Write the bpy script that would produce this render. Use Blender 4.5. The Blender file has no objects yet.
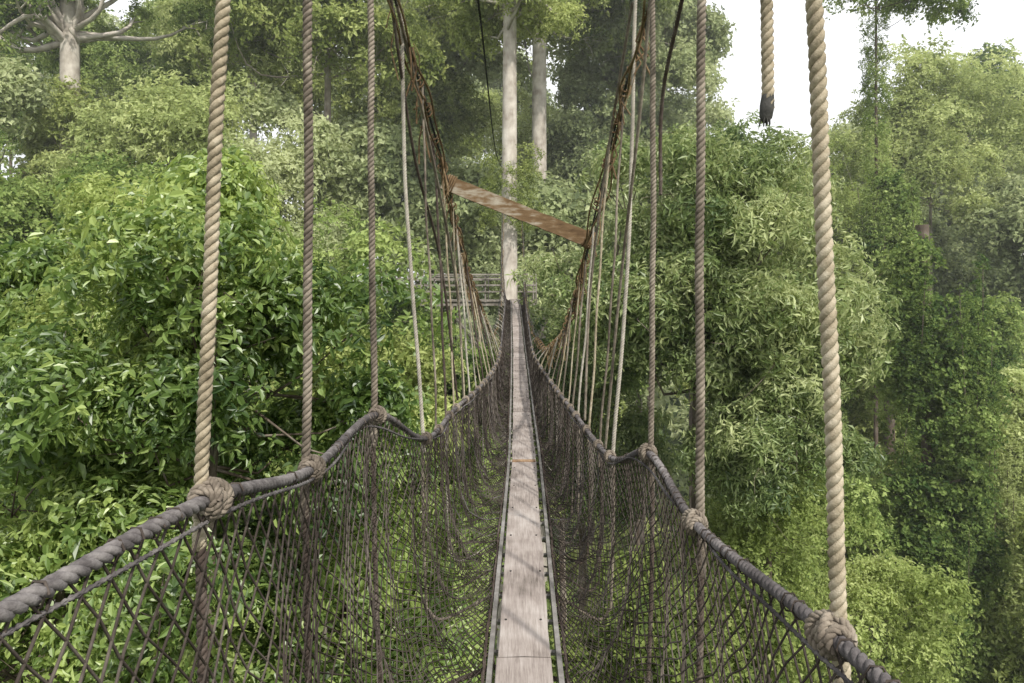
import bpy, math, random
import numpy as np
from mathutils import Vector
R=np.random.RandomState(7); random.seed(7)
scene=bpy.context.scene
SC=scene.collection

# ------------------------------------------------------------------ materials
def newmat(name):
    m=bpy.data.materials.new(name); m.use_nodes=True
    nt=m.node_tree; nt.nodes.clear()
    return m,nt,nt.nodes,nt.links
def ramp(nodes,stops,interp='LINEAR'):
    r=nodes.new('ShaderNodeValToRGB'); r.color_ramp.interpolation=interp
    e=r.color_ramp.elements
    e[0].position=stops[0][0]; e[0].color=(*stops[0][1],1)
    e[1].position=stops[-1][0]; e[1].color=(*stops[-1][1],1)
    for p,c in stops[1:-1]:
        x=e.new(p); x.color=(*c,1)
    return r
def fiber_mat(name,c0,c1,c2,scale=18,rough=.9,bump=.4,stretch=(1,1,1),big=2.2):
    m,nt,N,L=newmat(name)
    o=N.new('ShaderNodeOutputMaterial'); b=N.new('ShaderNodeBsdfPrincipled')
    tc=N.new('ShaderNodeTexCoord'); mp=N.new('ShaderNodeMapping'); mp.inputs['Scale'].default_value=stretch
    n=N.new('ShaderNodeTexNoise'); n.inputs['Scale'].default_value=scale; n.inputs['Detail'].default_value=8; n.inputs['Roughness'].default_value=.7
    n2=N.new('ShaderNodeTexNoise'); n2.inputs['Scale'].default_value=big; n2.inputs['Detail'].default_value=4
    ad=N.new('ShaderNodeMath'); ad.operation='MULTIPLY_ADD'; ad.inputs[1].default_value=.55; 
    s2=N.new('ShaderNodeMath'); s2.operation='MULTIPLY'; s2.inputs[1].default_value=.5
    r=ramp(N,[(.36,c0),(.52,c1),(.68,c2)])
    L.new(tc.outputs['Object'],mp.inputs['Vector']); L.new(mp.outputs[0],n.inputs['Vector']); L.new(tc.outputs['Object'],n2.inputs['Vector'])
    L.new(n2.outputs['Fac'],s2.inputs[0]); L.new(n.outputs['Fac'],ad.inputs[0]); L.new(s2.outputs[0],ad.inputs[2])
    L.new(ad.outputs[0],r.inputs[0]); L.new(r.outputs[0],b.inputs['Base Color'])
    b.inputs['Roughness'].default_value=rough; b.inputs['Specular IOR Level'].default_value=.25
    if bump>0:
        bp=N.new('ShaderNodeBump'); bp.inputs['Strength'].default_value=bump; bp.inputs['Distance'].default_value=.004
        n3=N.new('ShaderNodeTexNoise'); n3.inputs['Scale'].default_value=scale*9; n3.inputs['Detail'].default_value=3
        L.new(mp.outputs[0],n3.inputs['Vector']); L.new(n3.outputs['Fac'],bp.inputs['Height']); L.new(bp.outputs[0],b.inputs['Normal'])
    L.new(b.outputs[0],o.inputs[0]); return m
def leaf_mat(name,dark,mid,light,trans=.4,posscale=.25,gloss=0.0):
    m,nt,N,L=newmat(name)
    o=N.new('ShaderNodeOutputMaterial'); b=N.new('ShaderNodeBsdfDiffuse'); t=N.new('ShaderNodeBsdfTranslucent'); mx=N.new('ShaderNodeMixShader')
    at=N.new('ShaderNodeAttribute'); at.attribute_name='lv'
    cv=N.new('ShaderNodeAttribute'); cv.attribute_name='cv'
    g=N.new('ShaderNodeNewGeometry')
    n=N.new('ShaderNodeTexNoise'); n.inputs['Scale'].default_value=posscale; n.inputs['Detail'].default_value=1
    L.new(g.outputs['Position'],n.inputs['Vector'])
    a=N.new('ShaderNodeMath'); a.operation='MULTIPLY'; a.inputs[1].default_value=.7; L.new(at.outputs['Fac'],a.inputs[0])
    c=N.new('ShaderNodeMath'); c.operation='MULTIPLY_ADD'; c.inputs[1].default_value=.4; L.new(cv.outputs['Fac'],c.inputs[0]); L.new(a.outputs[0],c.inputs[2])
    d=N.new('ShaderNodeMath'); d.operation='MULTIPLY_ADD'; d.inputs[1].default_value=1.4; L.new(n.outputs['Fac'],d.inputs[0]); L.new(c.outputs[0],d.inputs[2])
    e=N.new('ShaderNodeMath'); e.operation='SUBTRACT'; e.inputs[1].default_value=.74; L.new(d.outputs[0],e.inputs[0])
    r=ramp(N,[(.05,dark),(.5,mid),(.95,light)])
    L.new(e.outputs[0],r.inputs[0])
    h0=N.new('ShaderNodeHueSaturation'); h0.inputs['Saturation'].default_value=.87; h0.inputs['Value'].default_value=1.03
    L.new(r.outputs[0],h0.inputs['Color']); L.new(h0.outputs[0],b.inputs['Color'])
    hs=N.new('ShaderNodeHueSaturation'); hs.inputs['Hue'].default_value=.483; hs.inputs['Saturation'].default_value=1.05; hs.inputs['Value'].default_value=1.4
    L.new(h0.outputs[0],hs.inputs['Color']); L.new(hs.outputs[0],t.inputs['Color'])
    mx.inputs[0].default_value=trans
    L.new(b.outputs[0],mx.inputs[1]); L.new(t.outputs[0],mx.inputs[2])
    if gloss>0:
        gl=N.new('ShaderNodeBsdfGlossy'); gl.inputs['Roughness'].default_value=.42; m2=N.new('ShaderNodeMixShader'); m2.inputs[0].default_value=gloss
        L.new(mx.outputs[0],m2.inputs[1]); L.new(gl.outputs[0],m2.inputs[2]); L.new(m2.outputs[0],o.inputs[0])
    else: L.new(mx.outputs[0],o.inputs[0])
    return m

M_rope=fiber_mat('weathered_tan_rope',(.09,.072,.045),(.285,.24,.17),(.48,.425,.33),38,big=4)
M_rope2=fiber_mat('pale_twine',(.14,.125,.105),(.30,.27,.23),(.44,.41,.35),30)
M_grey=fiber_mat('grey_rope',(.025,.022,.022),(.078,.07,.07),(.20,.185,.18),30,big=4)
M_greyh=fiber_mat('grey_brown_rope',(.045,.036,.028),(.145,.12,.095),(.30,.26,.21),30,big=4)
M_dark=fiber_mat('dark_rope',(.025,.018,.015),(.06,.044,.036),(.14,.115,.10),24)
M_net=fiber_mat('net_cord',(.016,.012,.009),(.045,.035,.029),(.13,.11,.095),12,bump=0)
M_cable=fiber_mat('tarred_cable',(.012,.012,.011),(.03,.03,.028),(.09,.085,.08),22)
M_tatter=fiber_mat('brown_frayed_rope',(.035,.022,.012),(.12,.075,.038),(.25,.19,.11),22)
M_board=fiber_mat('weathered_board',(.10,.083,.072),(.25,.215,.195),(.37,.335,.31),11,.85,.4,(9,.5,1),3.5)
M_boardend=fiber_mat('stained_board_end',(.16,.10,.06),(.26,.17,.10),(.34,.25,.16),9,.85,.3,(6,1,1))
M_beam=fiber_mat('lichen_beam',(.045,.024,.011),(.14,.088,.045),(.36,.33,.27),6,.85,.5,(1,3,5),5)
M_metal=fiber_mat('dull_aluminium',(.07,.065,.06),(.16,.15,.14),(.26,.25,.24),10,.6,.1)
M_bark=fiber_mat('pale_bark',(.16,.13,.105),(.31,.27,.225),(.46,.42,.37),3,.9,.6,(1,1,.35))
M_barkw=fiber_mat('whitish_bark',(.24,.205,.17),(.42,.38,.33),(.58,.54,.48),2.5,.9,.6,(1,1,.35))
M_barkd=fiber_mat('dark_bark',(.04,.03,.022),(.11,.085,.065),(.22,.19,.16),3,.9,.6,(1,1,.35))
M_plat=fiber_mat('old_timber',(.09,.08,.065),(.20,.18,.155),(.33,.30,.27),6,.9,.3,(1,1,1))
M_soil=fiber_mat('leaf_litter_ground',(.02,.03,.01),(.05,.08,.025),(.09,.12,.045),.35,.95,.3)

# ------------------------------------------------------------------ mesh helpers
class MB:
    def __init__(s): s.v=[]; s.f=[]; s.n=0; s.mi=[]
    def add(s,v,f,mi=0):
        v=np.asarray(v,float); f=np.asarray(f,int)
        s.v.append(v); s.f.append(f+s.n); s.n+=len(v); s.mi.append(np.full(len(f),mi))
    def obj(s,name,mats,parent=None,smooth=True):
        me=mesh_from(name,np.concatenate(s.v),np.concatenate(s.f),smooth)
        if not isinstance(mats,(list,tuple)): mats=[mats]
        for m in mats: me.materials.append(m)
        me.polygons.foreach_set('material_index',np.concatenate(s.mi).astype(np.int32))
        ob=bpy.data.objects.new(name,me); SC.objects.link(ob)
        if parent: ob.parent=parent
        return ob
def mesh_from(name,v,f,smooth=False):
    me=bpy.data.meshes.new(name); n=len(f)
    me.vertices.add(len(v)); me.vertices.foreach_set('co',np.asarray(v,np.float32).ravel())
    me.loops.add(n*4); me.loops.foreach_set('vertex_index',np.asarray(f,np.int32).ravel())
    me.polygons.add(n); me.polygons.foreach_set('loop_start',np.arange(0,n*4,4,dtype=np.int32))
    me.update(calc_edges=True)
    me.polygons.foreach_set('use_smooth',np.full(len(me.polygons),bool(smooth)))
    return me
def resample(P,step):
    P=np.asarray(P,float)
    if len(P)>2:
        Q=[2*P[0]-P[1],*P,2*P[-1]-P[-2]]; out=[]
        for i in range(1,len(Q)-2):
            for t in np.linspace(0,1,12,endpoint=False):
                a,b,c,d=Q[i-1],Q[i],Q[i+1],Q[i+2]
                out.append(.5*((2*b)+(-a+c)*t+(2*a-5*b+4*c-d)*t*t+(-a+3*b-3*c+d)*t**3))
        out.append(P[-1]); P=np.array(out)
    s=np.r_[0,np.cumsum(np.linalg.norm(np.diff(P,axis=0),axis=1))]
    n=max(2,int(s[-1]/step)+1); u=np.linspace(0,s[-1],n)
    return np.stack([np.interp(u,s,P[:,k]) for k in range(3)],1),u
def frames(P):
    T=np.gradient(P,axis=0); T/=np.linalg.norm(T,axis=1)[:,None]+1e-9
    Nn=np.zeros_like(P); r=np.array([1,0,0.]) if abs(T[0][0])<.8 else np.array([0,0,1.])
    n=r-T[0]*r.dot(T[0]); n/=np.linalg.norm(n); Nn[0]=n
    for i in range(1,len(P)):
        n=n-T[i]*n.dot(T[i]); n/=np.linalg.norm(n)+1e-9; Nn[i]=n
    return T,Nn,np.cross(T,Nn)
def tube(mb,P,rad,sides=6,mi=0):
    P=np.asarray(P,float); n=len(P); rad=np.broadcast_to(np.asarray(rad,float),(n,))
    T,Nn,B=frames(P); a=np.linspace(0,2*np.pi,sides,endpoint=False)
    V=P[:,None]+rad[:,None,None]*(np.cos(a)[None,:,None]*Nn[:,None]+np.sin(a)[None,:,None]*B[:,None])
    i=np.arange(n-1)[:,None]*sides; j=np.arange(sides)[None]; k=(j+1)%sides
    F=np.stack([i+j,i+k,i+sides+k,i+sides+j],-1).reshape(-1,4)
    mb.add(V.reshape(-1,3),F,mi)
def rope(mb,pts,Rr,step=None,sides=6,mi=0,pitch=4.1,wob=0):
    step=step or Rr*.55
    P,u=resample(pts,step)
    if wob:
        ph=R.rand(4)*6; P=P+wob*np.stack([np.sin(u*3+ph[0])+.5*np.sin(u*9+ph[1]),np.sin(u*4+ph[2])*.5,0*u],1)
    T,Nn,B=frames(P)
    for k in range(3):
        a=2*np.pi*u/(Rr*pitch)+k*2*np.pi/3
        Q=P+Rr*.52*(np.cos(a)[:,None]*Nn+np.sin(a)[:,None]*B)
        tube(mb,Q,Rr*.53,sides,mi)
def box(mb,c,s,mi=0,rot=None):
    v=np.array([[x,y,z] for z in(-.5,.5) for y in(-.5,.5) for x in(-.5,.5)])*np.array(s)
    if rot is not None: v=v@np.array(rot).T
    mb.add(v+np.array(c),[[0,2,3,1],[4,5,7,6],[0,1,5,4],[2,6,7,3],[0,4,6,2],[1,3,7,5]],mi)
def empty(name,loc=(0,0,0)):
    e=bpy.data.objects.new(name,None); SC.objects.link(e); e.location=loc; return e
def interp(tab,d):
    tab=np.array(tab); return np.array([np.interp(d,tab[:,0],tab[:,k]) for k in (1,2)])

# ------------------------------------------------------------------ walkway profile (d, X, Z)
DECK=[(-1.2,.03,-1.5),(0,.04,-1.57),(2.8,.053,-1.6),(6.7,.12,-1.63),(9,.13,-1.58),(12,.14,-1.45),(15,.14,-1.28),(19,.13,-.88),(23.5,.12,-.48),(28.3,.08,-.36)]
HL0=[(-.6,-.80,-.44),(.3,-.74,-.42),(.95,-.69,-.437),(1.44,-.62,-.43),(2.17,-.62,-.555),(3.2,-.615,-.57),(4.0,-.49,-.85),(5.2,-.42,-.88),(7,-.30,-.95),(9.5,-.20,-.98),(12,-.19,-.94),(16,-.2,-.68),(20,-.2,-.3),(28.4,-.32,.45)]
HR0=[(-.3,.64,-.60),(.6,.62,-.62),(1.32,.60,-.65),(2.3,.60,-.765),(3.1,.602,-.72),(4.0,.56,-.954),(5.6,.48,-.96),(7.5,.44,-1.02),(10,.34,-.99),(12,.33,-.94),(16,.36,-.68),(20,.38,-.3),(28.4,.46,.45)]
CL=[(-1.2,-.95,3.3),(1,-.75,2.6),(3.6,-.6,1.49),(4.5,-.56,1.22),(5.4,-.49,.81),(7,-.5,.38),(9,-.44,-.13),(12,-.36,-.70),(15,-.32,-.72),(18,-.31,-.45),(23,-.34,.6),(30,-.4,3.4)]
CR=[(-1.2,.95,3.3),(1,.80,2.6),(3.4,.69,1.46),(4.4,.69,1.19),(5.0,.65,.79),(5.4,.6,.40),(6.3,.59,0.0),(8,.58,-.5),(10,.48,-.85),(12,.42,-.80),(15,.4,-.7),(18,.4,-.45),(23,.42,.6),(30,.4,3.4)]
def curve_pts(tab): return [(x,d,z) for d,x,z in tab]
def smooth_tab(tab):
    P,u=resample([(x,d,z) for d,x,z in tab],.12)
    return [(p[1],p[0],p[2]) for p in P]
HL=smooth_tab(HL0); HR=smooth_tab(HR0)
bridge=empty('rope_canopy_walkway')

# hand ropes
mb=MB()
for tab in (HL,HR):
    P=curve_pts(tab); near=[p for p in P if p[1]<=9.6]; far=[p for p in P if p[1]>=9.5]
    rope(mb,near,.0155,.009,7,pitch=4.6); rope(mb,far,.016,.035,5)
    s=-1 if tab is HL else 1
    rope(mb,[(x-s*.010,y,z-.032) for x,y,z in near[::6]],.006,.013,4,wob=.010)
mb.obj('hand_ropes',M_grey,bridge)

# knots
def knot(mb,c,ax,rr,rs,turns=4,w=.075):
    c=np.array(c,float); ax=np.array(ax,float); ax/=np.linalg.norm(ax)
    n=np.cross(ax,[0,0,1.]); n/=np.linalg.norm(n); b=np.cross(ax,n)
    t=np.linspace(0,1,turns*12); a=2*np.pi*turns*t+R.rand()*6
    P=c+ax*((t-.5)*w)[:,None]+rr*(np.cos(a)[:,None]*n+np.sin(a)[:,None]*b)
    rope(mb,P,rs,rs*.7,5)
    t=np.linspace(0,1,22); a=2*np.pi*t
    P=c+(rr+rs*1.3)*(np.cos(a)[:,None]*(n*.8+ax*.75)+np.sin(a)[:,None]*b)
    rope(mb,P,rs,rs*.7,5)
    P=c+(rr+rs*1.5)*(np.cos(a)[:,None]*(n*.8-ax*.75)+np.sin(a)[:,None]*b)
    rope(mb,P,rs*.9,rs*.7,5)

def hang(mb,H,sgn,d,top,r,step,low=True,wob=.002,mi=0,sides=6,mid=None):
    hx,hz=interp(H,d); dx,dz=interp(DECK,d); bx=dx+sgn*.17; bz=dz-.06
    o=sgn*.018
    pts=[top]
    if mid: pts+=mid
    pts+=[(hx+o,d,hz+.03),(hx+o*1.2,d,hz-.03)]
    rope(mb,pts,r,step,sides,mi,wob=wob)
    if low:
        ox=hx+sgn*.03
        zl=bz-(.22 if d>2 else .10)
        rope(mb,[(hx+o*1.2,d,hz-.02),(ox*.97+bx*.03,d+.01,hz*.5+zl*.5),(ox*.93+bx*.07,d+.02,zl+.05)],r*.8,step,sides,mi+1)
        rope(mb,[(ox*.93+bx*.07,d+.02,zl+.06),(ox*.7+bx*.3,d+.02,zl),(bx,d+.02,bz-.08),(bx-sgn*.17,d+.02,bz-.07)],r*.8,step,sides,mi+1)
mb=MB(); kb=MB()
near=[
 (HL,-1,1.44,(-.55,1.4,1.2),.0145,0),(HL,-1,2.17,(-.605,2.1,1.9),.0145,2),(HL,-1,3.2,(-.65,3.2,1.6),.0155,2),
 (HR,1,1.32,(.50,1.25,1.4),.0155,0),(HR,1,2.3,(.61,2.25,1.9),.0150,2),(HR,1,3.1,(.615,3.05,1.62),.013,2)]
for H,s,d,top,r,mi in near: hang(mb,H,s,d,top,r,r*.45,mi=mi,sides=7,wob=.003)
hang(mb,HL,-1,4.0,(-.60,3.8,1.5),.0115,.008,mi=4,mid=[(-.595,3.95,.5)])
hang(mb,HR,1,4.0,(.69,3.9,1.66),.0115,.008,mi=4,mid=[(.65,3.95,.1)])
rope(mb,[(.63,3.0,1.7),(.625,3.4,.9),(.60,3.9,.0),(.56,4.2,-.95)],.009,.008,5,2)
rope(mb,[(-.62,3.5,1.55),(-.585,4.2,.8),(-.50,4.9,.2),(-.42,5.4,-.85)],.010,.01,5,3)
rope(mb,[(-.60,3.6,1.5),(-.53,4.6,.9),(-.44,5.6,.0),(-.40,5.8,-.9)],.011,.01,5,2)
rope(mb,[(.67,3.9,1.6),(.63,4.6,.9),(.56,5.0,.0),(.52,5.0,-.93)],.010,.01,5,2)
rope(mb,[(.55,1.9,2.3),(.68,2.6,1.4),(.69,3.2,.9),(.70,3.3,.45)],.010,.01,5,3)
for H,s,d,_,r,_m in near: 
    x,z=interp(H,d); x2,z2=interp(H,d+.1); knot(kb,(x,d,z),(x2-x,.1,z2-z),.021,.0105)
for H in (HL,HR):
    x,z=interp(H,4.); x2,z2=interp(H,4.1); knot(kb,(x,4.,z),(x2-x,.1,z2-z),.019,.009,3,.06)
d=4.45; i=0
while d<27.5:
    for H,C,s in ((HL,CL,-1),(HR,CR,1)):
        dd=d+R.uniform(-.08,.08); tx,tz=interp(C,dd-.05); hx,hz=interp(H,dd)
        if tz<hz+.12: tz=hz+.12
        st=.010 if d<8 else .03
        hang(mb,H,s,dd,(tx+R.uniform(-.02,.02),dd-.05,tz),R.uniform(.007,.010),st,mi=random.choice([0,2,2,3,4]),sides=4 if d<10 else 3,wob=.006)
        x2,z2=interp(H,dd+.1)
        if d<12: knot(kb,(hx,dd,hz),(x2-hx,.1,z2-hz),.019,.007,3,.05)
    d+=.42 if d<9 else .62
    i+=1
rope(mb,[(.60,1.7,1.9),(.585,1.62,1.0),(.585,1.6,.46),(.583,1.6,.42)],.0145,.008,7,0)
mb.obj('hanger_ropes',[M_rope,M_dark,M_greyh,M_dark,M_rope2,M_greyh],bridge)
kb.obj('lashing_knots',M_greyh,bridge)
mb=MB()
tube(mb,[(.585,1.6,.445),(.583,1.6,.42),(.580,1.6,.395),(.578,1.6,.383)],[.0145,.017,.015,.006],8)
for k in range(9):
    a=R.rand()*6; tube(mb,[(.58+.01*math.cos(a),1.6+.01*math.sin(a),.40),(.578+.014*math.cos(a),1.6+.012*math.sin(a),.376)],.0018,3)
mb.obj('burnt_rope_end',M_cable,bridge)

# main cables & tattered ropes wound on them
mb=MB()
for C,s in ((CL,-1),(CR,1)):
    P=curve_pts(C)
    rope(mb,P,.010,.02,5,0)
    rope(mb,[(x+s*.025+R.uniform(-.01,.01),y,z+.035+R.uniform(-.02,.02)) for x,y,z in P],.007,.03,4,0,wob=.01)
    rope(mb,[(x-s*.02+R.uniform(-.02,.02),y,z-.04+R.uniform(-.03,.02)) for x,y,z in P],.008,.02,5,1,wob=.018)
    rope(mb,[(x+R.uniform(-.03,.03),y,z-.07+R.uniform(-.04,.03)) for x,y,z in P],.008,.02,5,1,wob=.025)
    for dd in np.arange(4.2,12,.3):
        x,z=interp(C,dd); x2,z2=interp(C,dd+.1)
        t=np.linspace(0,1,20); a=t*2*np.pi*R.uniform(1.2,2.6)
        ax=np.array([x2-x,.1,z2-z]); ax/=np.linalg.norm(ax); n=np.cross(ax,[0,1,.3]); n/=np.linalg.norm(n); b=np.cross(ax,n)
        Q=np.array([x,dd,z-.02])+ax*(t*.10)[:,None]+.033*(np.cos(a)[:,None]*n+np.sin(a)[:,None]*b)
        tube(mb,Q,.006,4,1)
rope(mb,[(-.27,3,1.9),(-.24,5,2.05),(-.33,14,2.8),(-.45,29.6,5.2)],.010,.05,4,0)
mb.obj('suspension_cables',[M_cable,M_tatter],bridge)
mb=MB()
for C,s in ((CL,-1),(CR,1)):
    for k in range(80):
        dd=R.uniform(3.6,10); x,z=interp(C,dd); l=R.uniform(.06,.34)
        x+=R.uniform(-.03,.03)
        tube(mb,[(x,dd,z),(x+R.uniform(-.04,.04),dd,z-l*.5),(x+R.uniform(-.05,.05),dd,z-l)],R.uniform(.003,.008),3)
mb.obj('frayed_rope_ends',M_tatter,bridge)

# spreader beam
mb=MB(); a=np.array([-.53,5.38,.835]); b=np.array([.63,5.42,.375]); L_=np.linalg.norm(b-a); ux=(b-a)/L_; uy=np.array([0,1,0.]); uy-=ux*uy.dot(ux); uy/=np.linalg.norm(uy); uz=np.cross(ux,uy)
n=30; V=[];F=[]
for i in range(n+1):
    p=a+(b-a)*i/n; w=.058+.0015*R.randn(); th=.02
    for (yy,zz) in((-1,-1),(1,-1),(1,1),(-1,1)): V.append(p+uy*yy*th+uz*(zz*w))
for i in range(n):
    for k in range(4): F.append([i*4+k,i*4+(k+1)%4,i*4+4+(k+1)%4,i*4+4+k])
F+= [[0,3,2,1],[n*4,n*4+1,n*4+2,n*4+3]]
mb.add(V,F); mb.obj('spreader_beam',M_beam,bridge,False)
mb=MB()
for p,sx in((a+ux*.05,1),(b-ux*.05,1)):
    for q in (0,.018,.036,-.018):
        t=np.linspace(0,2*np.pi,20); Q=p+ux*q+.03*np.cos(t)[:,None]*uy+.068*np.sin(t)[:,None]*uz
        tube(mb,Q,.007,5)
mb.obj('beam_lashings',M_tatter,bridge)

# deck
mb=MB(); y=-1.1
lens=[4.15,3.63]+[2.4]*12
for bi,ln in enumerate(lens):
    y2=min(y+ln,28.3); n=14; V=[];F=[]; off=R.uniform(-.006,.006); w=.1175+R.uniform(-.004,.004); lift=R.uniform(0,.008)
    for i in range(n+1):
        yy=y+(y2-y-.012)*i/n; x,z=interp(DECK,yy); 
        z+=lift*(1+math.cos(math.pi*2*i/n))/2; e=.0025*R.randn(2)
        for xx,zz in((-w+e[0],-.032),(-w+e[0],-.003),(-w+.004+e[0],0),(0,.003),(w-.004+e[1],0),(w+e[1],-.003),(w+e[1],-.032)):
            V.append((x+xx+off,yy,z+zz))
    m=7
    for i in range(n):
        for k in range(m-1): F.append([i*m+k,i*m+k+1,i*m+m+k+1,i*m+m+k][::-1])
        F.append([i*m+m-1,i*m,i*m+m,i*m+2*m-1][::-1])
    F+=[[0,1,5,6],[n*m+6,n*m+5,n*m+1,n*m],[1,2,4,5]]
    mb.add(V,F,0)
    x,z=interp(DECK,y2-.02)
    if bi==1: box(mb,(x+off,y2-.03,z+.006),(w*2-.01,.07,.014),1)
    y=y2
    if y>=28.3: break
mb.obj('walk_boards',[M_board,M_boardend],bridge,False)
mb=MB()
for yy in np.arange(.4,16,.6):
    x,z=interp(DECK,yy)
    for s in(-1,1):
        xx=x+s*.085+R.uniform(-.01,.01); tube(mb,[(xx,yy,z-.004),(xx,yy,z+.0065)],.006,7); 
        mb.add([(xx-.0042,yy-.0042,z+.0065),(xx+.0042,yy-.0042,z+.0065),(xx+.0042,yy+.0042,z+.0065),(xx-.0042,yy+.0042,z+.0065)],[[0,1,2,3]])
mb.obj('bolt_heads',M_cable,bridge,False)
mb=MB()
for s in(-1,1):
    P,u=resample([(x+s*.150,d,z-.035) for d,x,z in DECK],.3)
    Pn=[]
    for off in((-.011,-.035),(.011,-.035),(.011,.035),(-.011,.035)): Pn.append(P+np.array([off[0],0,off[1]]))
    V=np.stack(Pn,1).reshape(-1,3); n=len(P); F=[]
    for i in range(n-1):
        for k in range(4): F.append([i*4+k,i*4+(k+1)%4,i*4+4+(k+1)%4,i*4+4+k])
    mb.add(V,F)
for yy in np.arange(-1,28.2,.3):
    x,z=interp(DECK,yy); tube(mb,[(x-.139,yy,z-.055),(x+.139,yy,z-.055)],.014,6)
mb.obj('ladder_frame',M_metal,bridge,False)
mb=MB()
for s in(-1,1):
    rope(mb,[(x+s*.175,d,z-.02) for d,x,z in DECK],.008,.03,4,wob=.004)
    for yy in np.arange(-.8,28,.3):
        x,z=interp(DECK,yy); t=np.linspace(0,2*np.pi,9)
        tube(mb,np.stack([x+s*.163+.026*np.cos(t),yy+.02*np.sin(t*2),z-.045+.035*np.sin(t)],1),.004,3)
mb.obj('deck_edge_ropes',M_dark,bridge)

# nets (U-shaped section: down from the hand rope, then in to the deck edge)
mb=MB()
Da=np.array(DECK); HA={id(HL):np.array(HL),id(HR):np.array(HR)}
def netP(H,s,dv,t,bul=1.):
    Ha=HA[id(H)]
    hx=np.interp(dv,Ha[:,0],Ha[:,1]); hz=np.interp(dv,Ha[:,0],Ha[:,2])
    bx=np.interp(dv,Da[:,0],Da[:,1])+s*.165; bz=np.interp(dv,Da[:,0],Da[:,2])-.03
    cx=hx*.92+bx*.08+s*.03*bul; cz=bz-.16
    x=(1-t)**2*hx+2*t*(1-t)*cx+t*t*bx; z=(1-t)**2*hz+2*t*(1-t)*cz+t*t*bz
    q=np.minimum(1,4*t*(1-t)+.15)
    x=x+q*.016*(np.sin(dv*7.3+t*5)+np.sin(dv*17+t*11+2)); y=dv+q*.012*(np.sin(dv*13+t*17)+np.sin(dv*29+t*9+1)); z=z+q*.014*(np.sin(dv*11+t*13+3)+np.sin(dv*23-t*19))
    return np.stack([x,y,z],-1)
for H,s in((HL,-1),(HR,1)):
    for direction in(-1,1):
        for d0 in np.arange(-1.2,28.2,.066):
            ns=30 if d0<8 else 11
            t=np.linspace(0,1,ns); dv=d0+direction*(t-.5)*1.7
            ok=(dv>-.6)&(dv<28.3)
            if ok.sum()<3: continue
            tube(mb,netP(H,s,dv[ok],t[ok]),.0031 if d0<6 else .0035,3)
    for d0 in np.arange(4.0,28,.15):
        t=np.linspace(0,1,8); dv=d0+.03*np.sin(t*9+d0*5)
        tube(mb,netP(H,s,dv,t,1.25),R.uniform(.002,.005),3,random.choice([0,0,1]))
    for d0 in np.arange(-.3,10,.05):
        x,z=interp(H,d0); t=np.linspace(0,2*np.pi,7)
        if R.rand()<.45: tube(mb,np.stack([x+.0185*np.cos(t),d0+.012*np.sin(t*.5+R.rand()),z-.002+.019*np.sin(t)],1),.0025,3)
mb.obj('safety_net',[M_net,M_grey],bridge)

# ------------------------------------------------------------------ foliage prototypes
def clump_mesh(name,mat,ncl,nl,RR,ll,lw,droop,seed,flat=.7,simple=False):
    r=np.random.RandomState(seed); V=[];lv=[]
    for c in range(ncl):
        u=r.normal(size=3); u[2]=abs(u[2])*.9-.3; u/=np.linalg.norm(u); pos=u*RR*r.uniform(.35,1.25)*np.array([1,1,flat])
        ax=u*.6+np.array([0,0,.5])+r.normal(size=3)*.35; ax/=np.linalg.norm(ax)
        t1=np.cross(ax,r.normal(size=3)); t1/=np.linalg.norm(t1); t2=np.cross(ax,t1); cb=r.rand()
        for l in range(nl):
            a=2*np.pi*(l+r.rand()*.9)/nl; el=r.uniform(-.2,.8)
            dr=(np.cos(a)*t1+np.sin(a)*t2)*math.cos(el)+ax*math.sin(el)
            dr[2]-=droop*r.uniform(.2,1.3); dr/=np.linalg.norm(dr)
            sd=np.cross(dr,ax+r.normal(size=3)*.5); sd/=np.linalg.norm(sd)+1e-9; up=np.cross(sd,dr)
            L1=ll*r.uniform(.5,1.25); W=lw*r.uniform(.7,1.2)*.5; b=pos+dr*L1*.12+r.normal(size=3)*ll*.25
            dn=np.array([0,0,-1.])*L1*.12
            if simple: V.append([b,b+dr*L1*.45+sd*W*1.15+up*W*.3,b+dr*L1+dn*1.5,b+dr*L1*.5-sd*W*1.15+up*W*.3])
            else: V.append([b,b+dr*L1*.33+sd*W+up*W*.3,b+dr*L1*.72+sd*W*.72+up*W*.2+dn*.6,b+dr*L1+dn*1.8,b+dr*L1*.72-sd*W*.72+up*W*.2+dn*.6,b+dr*L1*.33-sd*W+up*W*.3])
            lv.append(np.clip(.5*cb+.5*r.rand(),0,1))
    V=np.array(V).reshape(-1,3); n=len(lv)
    if simple: F=np.arange(n*4).reshape(-1,4); rep=1
    else:
        i=np.arange(n)[:,None]*6; rep=2
        F=np.concatenate([i+np.array([[0,1,2,3]]),i+np.array([[0,3,4,5]])],1).reshape(-1,4)
    return V,F,np.repeat(np.array(lv,np.float32),rep)
KN={}
def kind(key,mat,*a,var=6,**k):
    KN[key]=(mat,[clump_mesh('leaf_'+key,mat,*a,100+i*7+len(KN)*31,**k) for i in range(var)])
NI=[0,0]
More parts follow.
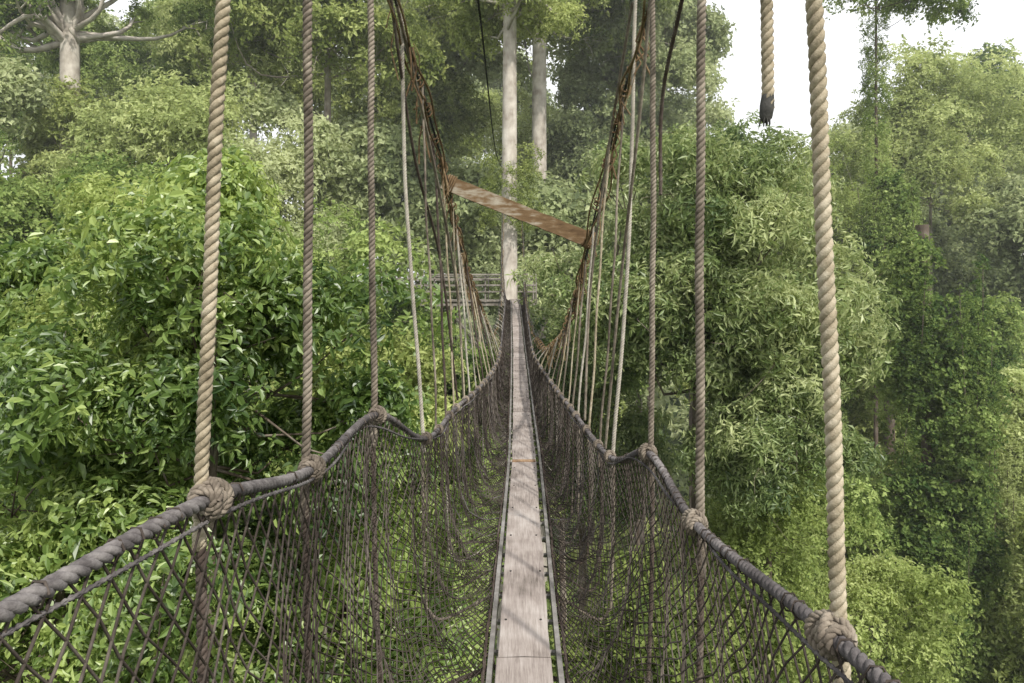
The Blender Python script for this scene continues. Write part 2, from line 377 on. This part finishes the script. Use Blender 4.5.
def scatter(name,key,P,Nrm,S,parent=None):
    """merge leaf clumps, turned to face outwards, into one foliage mesh"""
    mat,protos=KN[key]; P=np.asarray(P,float); n=len(P); NI[0]+=n; Nrm=np.asarray(Nrm,float); Nrm=Nrm/np.linalg.norm(Nrm,axis=1)[:,None]
    S=np.asarray(S,float); roll=R.uniform(0,6.283,n); idx=R.randint(0,len(protos),n); cvv=R.rand(n)
    ref=np.where(np.abs(Nrm[:,2:3])>.95,np.array([[1.,0,0]]),np.array([[0,0,1.]]))
    A=np.cross(ref,Nrm); A/=np.linalg.norm(A,axis=1)[:,None]; B=np.cross(Nrm,A)
    c,s=np.cos(roll)[:,None],np.sin(roll)[:,None]; A2=A*c+B*s; B2=-A*s+B*c
    VV=[];FF=[];LV=[];CV=[];off=0
    for k,(V,F,lv) in enumerate(protos):
        sel=np.where(idx==k)[0]
        if not len(sel): continue
        W=(V[None,:,0:1]*A2[sel][:,None]+V[None,:,1:2]*B2[sel][:,None]+V[None,:,2:3]*Nrm[sel][:,None])*S[sel][:,None,None]+P[sel][:,None]
        m=len(V); VV.append(W.reshape(-1,3)); FF.append((F[None]+(np.arange(len(sel))*m)[:,None,None]+off).reshape(-1,4)); off+=m*len(sel)
        LV.append(np.tile(lv,len(sel))); CV.append(np.repeat(cvv[sel],len(F)))
    V=np.concatenate(VV); F=np.concatenate(FF); NI[1]+=len(F)
    me=bpy.data.meshes.new(name); nf=len(F)
    me.vertices.add(len(V)); me.vertices.foreach_set('co',V.astype(np.float32).ravel())
    me.loops.add(nf*4); me.loops.foreach_set('vertex_index',F.astype(np.int32).ravel())
    me.polygons.add(nf); me.polygons.foreach_set('loop_start',np.arange(0,nf*4,4,dtype=np.int32))
    me.update(calc_edges=True)
    me.polygons.foreach_set('use_smooth',np.zeros(nf,bool))
    a=me.attributes.new('lv','FLOAT','FACE'); a.data.foreach_set('value',np.concatenate(LV).astype(np.float32))
    a=me.attributes.new('cv','FLOAT','FACE'); a.data.foreach_set('value',np.concatenate(CV).astype(np.float32))
    me.materials.append(mat)
    ob=bpy.data.objects.new(name,me); SC.objects.link(ob)
    if parent: ob.parent=parent
    return ob
G1=leaf_mat('broad_leaf_green',(.03,.075,.012),(.13,.22,.03),(.36,.46,.10),.42,gloss=.05)
G2=leaf_mat('long_leaf_green',(.06,.11,.03),(.18,.25,.065),(.42,.47,.20),.38,gloss=.03)
G3=leaf_mat('forest_leaf_green',(.07,.11,.025),(.22,.28,.06),(.44,.50,.17),.42,posscale=.12)
G4=leaf_mat('yellow_leaf_green',(.12,.17,.035),(.27,.35,.08),(.46,.53,.19),.45)
G5=leaf_mat('vine_leaf_green',(.04,.085,.02),(.16,.24,.045),(.36,.45,.13),.4)
G6=leaf_mat('hazed_leaf_green',(.13,.17,.08),(.29,.35,.15),(.48,.53,.28),.42,posscale=.08)  # far foliage: distance haze mixed into the leaf colour, paler and greyer
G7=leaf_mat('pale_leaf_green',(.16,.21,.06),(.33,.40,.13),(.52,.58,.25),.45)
kind('broad',G1,13,7,.44,.16,.062,.35)
kind('long',G2,10,10,.5,.23,.055,.6,simple=True)
kind('forest',G3,15,6,.80,.24,.115,.3,simple=True)
kind('forestb',G5,15,6,.80,.23,.115,.3,simple=True)
kind('yellow',G4,16,6,.75,.19,.09,.3,simple=True)
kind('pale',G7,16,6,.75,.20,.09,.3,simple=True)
kind('vine',G5,16,6,.6,.17,.11,.5,simple=True)
kind('hazed',G6,18,6,1.0,.33,.165,.25,simple=True)

def sm(a,b,x): t=np.clip((x-a)/(b-a),0,1); return t*t*(3-2*t)
def ground(x,y):
    x=np.asarray(x,float); y=np.asarray(y,float)
    h=-24+6*sm(-5,-60,x)+20*sm(45,120,y)-3*sm(5,40,x)*(1-sm(40,80,y))
    h=h+1.2*np.sin(x*.13+1)*np.cos(y*.11)+.5*np.sin(x*.41)*np.sin(y*.37+2)
    return h

def tree(name,x,y,zc,rx,ry,rz,key,nl=16,nc=16,sc=1.,trunk=.3,bark=None,lr=.36,trunkleaf=0,front=False,tl=None,limb=.18,keep=.65):
    gz=float(ground(x,y)); mb=MB(); c=np.array([x,y,zc])
    top=c+np.array([0,0,rz*.35]); lean=R.uniform(-.5,.5,2)
    pts=[(x-lean[0],y-lean[1],gz-.5),(x-lean[0]*.4,y,gz*.6+zc*.4),(x,y,zc-rz*.5),tuple(top)]
    P,u=resample(pts,.8); rad=trunk*(1-keep*u/u[-1])+trunk*.6*np.exp(-u/1.2)
    tube(mb,P,rad,9)
    LP=[];LN=[];LS=[]
    for k in range(nl):
        v=R.normal(size=3); v/=np.linalg.norm(v); 
        if v[2]<-.75: v[2]*=-.6
        if front and v[1]>.35: v[1]*=-1
        q=R.uniform(.35,.95); lc=c+v*np.array([rx,ry,rz])*q; r_=lr*R.uniform(.45,1.45)*np.array([rx,ry,rz*.75])
        s0=c+np.array([0,0,-rz*R.uniform(-.1,.5)]); mid=(s0+lc)/2+R.normal(size=3)*.10*rx+np.array([0,0,-.05*rz])
        Q,uu=resample([s0,mid,lc],.8); tube(mb,Q,trunk*limb*(1-.8*uu/uu[-1]),4)
        for _ in range(2):
            e=lc+R.normal(size=3)*r_*.8; Q,uu=resample([mid*.4+lc*.6,(lc+e)/2+R.normal(size=3)*.15,e],.6); tube(mb,Q,trunk*.08*(1-.7*uu/uu[-1]),3)
        m=int(nc*R.uniform(.5,1.4)); dv=R.normal(size=(m,3)); dv/=np.linalg.norm(dv,axis=1)[:,None]
        dv[:,2]=np.where(dv[:,2]<-.5,-dv[:,2]*.7,dv[:,2])
        if front: dv[:,1]=np.where(dv[:,1]>.4,-dv[:,1],dv[:,1])
        LP.append(lc+dv*r_*R.uniform(.45,1.3,(m,1))); LN.append(dv+[0,0,.45]); LS.append(sc*R.uniform(.55,1.25,m))
    if trunkleaf:
        m=trunkleaf; zz=R.uniform(tl[0],tl[1],m); a=R.rand(m)*6.28
        LP.append(np.stack([x+(trunk+.2)*np.cos(a)*R.uniform(.8,1.8,m),y+(trunk+.2)*np.sin(a),zz],1)); LN.append(np.stack([np.cos(a),np.sin(a),.3+0*a],1)); LS.append(sc*R.uniform(.2,.6,m))
    tr=mb.obj(name,bark or M_bark,None)
    scatter('crown',key,np.concatenate(LP),np.concatenate(LN),np.concatenate(LS),tr)
    return tr

# near left broad-leaf trees
tree('broadleaf_tree',-4.2,9.8,-1.3,2.7,2.3,2.8,'broad',46,15,.95,.16,M_barkd,.23)
tree('broadleaf_tree',-5.8,9.0,-4.4,3.0,2.4,2.6,'broad',34,17,1.0,.16,M_barkd,.28)
tree('broadleaf_tree',-2.9,12,-5.4,2.4,2.4,2.6,'broad',24,18,1.05,.16,M_barkd,.30)
tree('broadleaf_tree',-8.6,13.5,-1.6,3.0,2.6,3.4,'broad',36,17,1.25,.2,M_barkd,.26)
tree('broadleaf_tree',-6.6,12.5,.2,2.0,2.0,1.8,'yellow',16,12,.6,.12,M_barkd,.30)
tree('broadleaf_tree',-3.6,17,-3.2,2.6,2.4,3.0,'forest',20,16,.7,.2,M_barkd,.33)
tree('broadleaf_tree',-3.0,8.0,-6.8,2.6,2.2,2.2,'broad',20,16,1.0,.16,M_barkd,.34)
# big crown right
tree('round_crown_tree',5.3,20,-.4,4.2,3.4,5.2,'long',70,22,1.0,.3,M_barkd,.23,front=True)
tree('round_crown_tree',2.4,24,-5,3.6,3,4.5,'long',28,16,1.1,.25,M_barkd,.3,front=True)
tree('round_crown_tree',6.8,18.5,-4.4,2.4,2,2.2,'long',20,18,.9,.15,M_barkd,.3)
tree('shrubby_tree',6.4,19,-7.2,2.6,2.2,2.4,'yellow',20,18,.7,.12,M_barkd,.33)
tree('shrubby_tree',10.5,21,-10.6,3.0,2.6,3.0,'yellow',20,18,.75,.12,M_barkd,.33)
tree('shrubby_tree',3.6,15,-8.0,2.8,2.4,2.4,'forest',22,16,.6,.15,M_barkd,.33)
tree('shrubby_tree',9.3,24,-7.5,3.0,2.4,2.8,'forestb',22,16,.8,.15,M_barkd,.33)
# vine covered trees
def vine_tree(x,y,top,rx,bot,key='vine',nb=34):
    gz=float(ground(x,y)); mb=MB(); tube(mb,resample([(x,y,gz-.5),(x+.3,y,(gz+top)/2),(x,y,top)],.8)[0],.25,8)
    P=[];Nn=[];S=[]
    for k in range(nb):
        f=R.rand(); zc=bot+(top-bot)*f; w=rx*(.55+.6*math.sin(math.pi*min(1,f*.9+.15)))*R.uniform(.6,1.1); a=math.pi+R.rand()*math.pi if R.rand()<.75 else R.rand()*6.28
        c=np.array([x+w*.65*math.cos(a),y+w*.6*math.sin(a),zc]); r_=np.array([w*.42,w*.42,(top-bot)*R.uniform(.04,.11)])
        tube(mb,[(x,y,zc-.8),tuple(c)],.05,4)
        m=24; dv=R.normal(size=(m,3)); dv/=np.linalg.norm(dv,axis=1)[:,None]
        P.append(c+dv*r_*R.uniform(.5,1.2,(m,1))); Nn.append(dv+[0,0,.2]); S.append(R.uniform(.6,1.2,m))
    for k in range(14):
        a=math.pi+R.rand()*math.pi; z0=R.uniform(bot+5,top); l=R.uniform(2,7); m=int(l*4); 
        p=np.stack([x+rx*.95*math.cos(a)+R.normal(size=m)*.12,y+rx*.95*math.sin(a)+R.normal(size=m)*.12,z0-np.linspace(0,l,m)],1)
        P.append(p); Nn.append(np.tile([math.cos(a),math.sin(a),.2],(m,1))); S.append(R.uniform(.3,.6,m))
        tube(mb,[tuple(p[0]),tuple(p[-1])],.015,3)
    tr=mb.obj('vine_covered_tree',M_barkd); scatter('vine_leaves',key,np.concatenate(P),np.concatenate(Nn),np.concatenate(S),tr)
vine_tree(16.4,28,2.6,2.3,-17,nb=50)
vine_tree(23.2,34,-1.5,2.6,-20,nb=38)
vine_tree(12.0,31,-7,2.4,-18,nb=26)
vine_tree(19.5,25,-8,2.0,-17,'forest',26)
vine_tree(18.6,35,5.5,1.4,-4,nb=24)
vine_tree(21.5,30,-4,1.8,-17,'pale',28)
# light crowned trees right
tree('light_green_tree',27.5,46,8.5,6.5,5,6.5,'pale',44,18,1.3,.2,M_bark,.25,front=True)
tree('light_green_tree',20.5,46,3,4.5,4,6,'yellow',26,17,1.1,.2,M_bark,.28,front=True)
tree('light_green_tree',31,42,2,4.5,4,5,'hazed',26,16,.9,.2,M_bark,.3,front=True)
tree('dark_crown_tree',42,60,14,7,5,6,'forestb',32,18,1.6,.35,M_barkd,.3,front=True)
tree('overhanging_tree',18.2,35,15.0,5.0,2.6,2.4,'forestb',26,11,.85,.15,M_barkd,.22,trunkleaf=240,tl=(3.5,14))
# tall pale-trunk emergents
tree('emergent_tree',1.75,45,19.4,9,6,5.2,'forest',66,17,1.25,.62,M_barkw,.22,keep=.3)
tree('emergent_tree',9.5,52,18.5,6,5,6.5,'hazed',42,16,1.1,.35,M_bark,.25)
tree('emergent_tree',-24,38,15.5,9,4,5.0,'forestb',34,12,1.1,.75,M_barkw,.18,limb=.28,keep=.4)
tree('emergent_tree',-10,38,14.2,7,5,6,'forest',42,14,1.15,.4,M_bark,.21,front=True)
tree('emergent_tree',-17,46,17,6,5,6,'pale',36,15,1.15,.5,M_barkw,.22,front=True,limb=.25)
tree('emergent_tree',-4.5,50,18,5,5,7,'hazed',36,15,1.15,.5,M_bark,.22,front=True)
def row(dist,pxs,tops,r,keys,sc,nl=20,nc=15,jit=.5):
    for px,tp in zip(pxs,tops):
        d=dist*R.uniform(.93,1.07); x=(px-512)*d/700.; rr=r*R.uniform(.75,1.2); rz=rr*R.uniform(1.,1.35)
        tree('forest_tree',x,d,tp-rz+R.uniform(-jit,jit),rr,rr*.85,rz,random.choice(keys),nl,nc,sc*R.uniform(.8,1.15),.2,random.choice([M_bark,M_barkd]),.28,front=True)
row(20,[-20,90,210,330,430],[-1.5,-.5,-2,-3,-4],3.0,['forest','forestb'],.85,20,14)
row(28,[-40,40,130,230,320,400,455],[6,5,6,4.5,3,-.4,-1.2],3.6,['forest','pale','forestb','forestb'],1.0,23,15)
row(38,[-20,80,180,280,380,455,560],[12.5,11,11.5,10,9,6,6.5],4.4,['forest','hazed','pale','forestb'],1.1,26,16)
row(54,[10,110,215,320,420,500,590],[24,21,22,20,19,18,15],6.5,['hazed','forestb','pale','forest'],1.1,28,17)
row(40,[560,640,720,790,850],[-2,2,2,1,-3],4.5,['forest','forestb'],1.1,18,13)
row(56,[600,690,770,850,930,1010],[14,14,11,9,8,11],6.0,['hazed','forest','pale'],1.15,26,16)
row(80,[560,650,730,820,890,970,1060],[26,25,17.5,18.5,20,22,23],8.5,['hazed'],1.4,28,15)
row(80,[0,100,200,300,400,480],[32,31.5,33,32,31,29],9,['hazed'],1.5,26,13)
row(84,[560,700,830,960],[10,9,9,9],8.5,['hazed'],1.7,20,13)
row(36,[900,990,1060],[-7,-5,-3],4.5,['vine','forest'],1.3,20,14)

# ground + undergrowth
xs=np.concatenate([np.linspace(-600,-110,12),np.linspace(-100,100,90),np.linspace(110,600,12)]); ys=np.concatenate([np.linspace(-300,-20,10),np.linspace(-15,130,70),np.linspace(140,900,14)])
X,Y=np.meshgrid(xs,ys); Z=ground(X,Y); nx=len(xs); ny=len(ys)
V=np.stack([X,Y,Z],-1).reshape(-1,3); i=(np.arange(ny-1)[:,None]*nx+np.arange(nx-1)[None]).ravel(); F=np.stack([i,i+1,i+nx+1,i+nx],1)
mb=MB(); mb.add(V,F); mb.obj('ground',M_soil)
def under(nm,key,n,y0,y1,smin,smax,hh):
    y=y0+(y1-y0)*R.rand(n)**.7; x=y*R.uniform(-.95,.95,n)+R.uniform(-4,4,n); z=ground(x,y)+hh*R.rand(n)**1.5*(.6+.6*np.sin(x*.5)*np.sin(y*.45))
    scatter(nm,key,np.stack([x,y,z],1),np.stack([R.normal(size=n)*.4,R.normal(size=n)*.4-.3,np.ones(n)],1),R.uniform(smin,smax,n))
under('undergrowth','forest',1500,8,60,1.4,2.6,6)
under('undergrowth','hazed',700,60,110,2.4,3.8,8)
under('undergrowth','vine',800,10,45,1.4,2.4,7)

# light humid haze hanging in the valley
m,nt_,N_,L_n=newmat('humid_air'); o_=N_.new('ShaderNodeOutputMaterial'); vs=N_.new('ShaderNodeVolumeScatter')
vs.inputs['Density'].default_value=.0014; vs.inputs['Color'].default_value=(.97,.99,1,1); vs.inputs['Anisotropy'].default_value=.2
L_n.new(vs.outputs[0],o_.inputs['Volume'])
mb=MB(); box(mb,(0,82,8),(260,140,90)); mb.obj('haze',m,None,False)

# ------------------------------------------------------------------ platform and its tree
pt=empty('tree_platform'); mb=MB(); zf=-.42
for k in range(11): box(mb,(-2.2,28.5+.32*k,zf-.03+R.uniform(-.004,.004)),(6.2,.29,.05))
for yy in(28.45,31.9): box(mb,(-2.2,yy,zf-.15),(6.3,.08,.14))
for xx in np.arange(-5.2,1,1.03):
    box(mb,(xx,30.2,zf-.13),(.08,3.3,.10))
    for yy in(28.38,31.98):
        if abs(xx-.1)<.45 and yy<29: continue
        box(mb,(xx,yy,zf+.5),(.06,.06,1.15))
for zz in(.35,.62,.88,1.05):
    box(mb,(-2.85,28.32,zf+zz),(4.9,.035,.055)); box(mb,(-2.2,32.04,zf+zz),(6.3,.035,.055)); box(mb,(.97,30.2,zf+zz),(.035,3.5,.055)); box(mb,(-5.35,30.2,zf+zz),(.035,3.5,.055))
    box(mb,(.72,28.32,zf+zz),(.5,.035,.055))
for xx,zz in((-.9,1),(.6,1)):
    tube(mb,[(xx*3,28.6,zf-.2),(xx*.6,30,zf-3.2)],.07,6)
mb.obj('timber_deck_and_railings',M_plat,pt,False)
tree('platform_tree',-.1,30.4,13.2,4.0,3.5,3.4,'forest',42,12,.85,.55,M_barkw,.25,trunkleaf=170,tl=(2.7,6.0),keep=.5)

# ------------------------------------------------------------------ light, sky, camera
w=bpy.data.worlds.new('World'); scene.world=w; w.use_nodes=True; nt=w.node_tree
bg=nt.nodes['Background']; sk=nt.nodes.new('ShaderNodeTexSky'); sk.sky_type='NISHITA'; sk.sun_disc=False
el,az=math.radians(50),math.radians(152)
sk.sun_elevation=el; sk.sun_rotation=az; sk.dust_density=5; sk.air_density=1.2; sk.ozone_density=.6
tc=nt.nodes.new('ShaderNodeTexCoord'); cn=nt.nodes.new('ShaderNodeTexNoise'); cn.inputs['Scale'].default_value=1.6; cn.inputs['Detail'].default_value=5
cr=nt.nodes.new('ShaderNodeMapRange'); cr.inputs[1].default_value=.3; cr.inputs[2].default_value=.7; cr.inputs[3].default_value=.7; cr.inputs[4].default_value=.95
mxc=nt.nodes.new('ShaderNodeMix'); mxc.data_type='RGBA'; mxc.inputs['B'].default_value=(9.6,9.7,9.8,1)
nt.links.new(tc.outputs['Generated'],cn.inputs['Vector']); nt.links.new(cn.outputs['Fac'],cr.inputs[0]); nt.links.new(cr.outputs[0],mxc.inputs['Factor'])
nt.links.new(sk.outputs[0],mxc.inputs['A']); nt.links.new(mxc.outputs['Result'],bg.inputs[0]); bg.inputs[1].default_value=.15
sd=bpy.data.lights.new('sun','SUN'); sd.energy=5; sd.angle=math.radians(1.5); sd.color=(1,.96,.88)
so=bpy.data.objects.new('sun',sd); SC.objects.link(so)
dirv=Vector((math.sin(az)*math.cos(el),math.cos(az)*math.cos(el),math.sin(el)))
so.rotation_euler=dirv.to_track_quat('Z','Y').to_euler()
cd=bpy.data.cameras.new('camera'); cam=bpy.data.objects.new('camera',cd); SC.objects.link(cam)
cam.location=(0,0,0); cam.rotation_euler=(math.radians(90),0,0)
cd.sensor_width=36; cd.lens=700/1024*36; cd.shift_y=-(341.5-290)/1024; cd.clip_start=.05; cd.clip_end=3000
scene.camera=cam
scene.view_settings.view_transform='Standard'; scene.view_settings.look='None'; scene.view_settings.exposure=0
print('INSTANCES',NI)
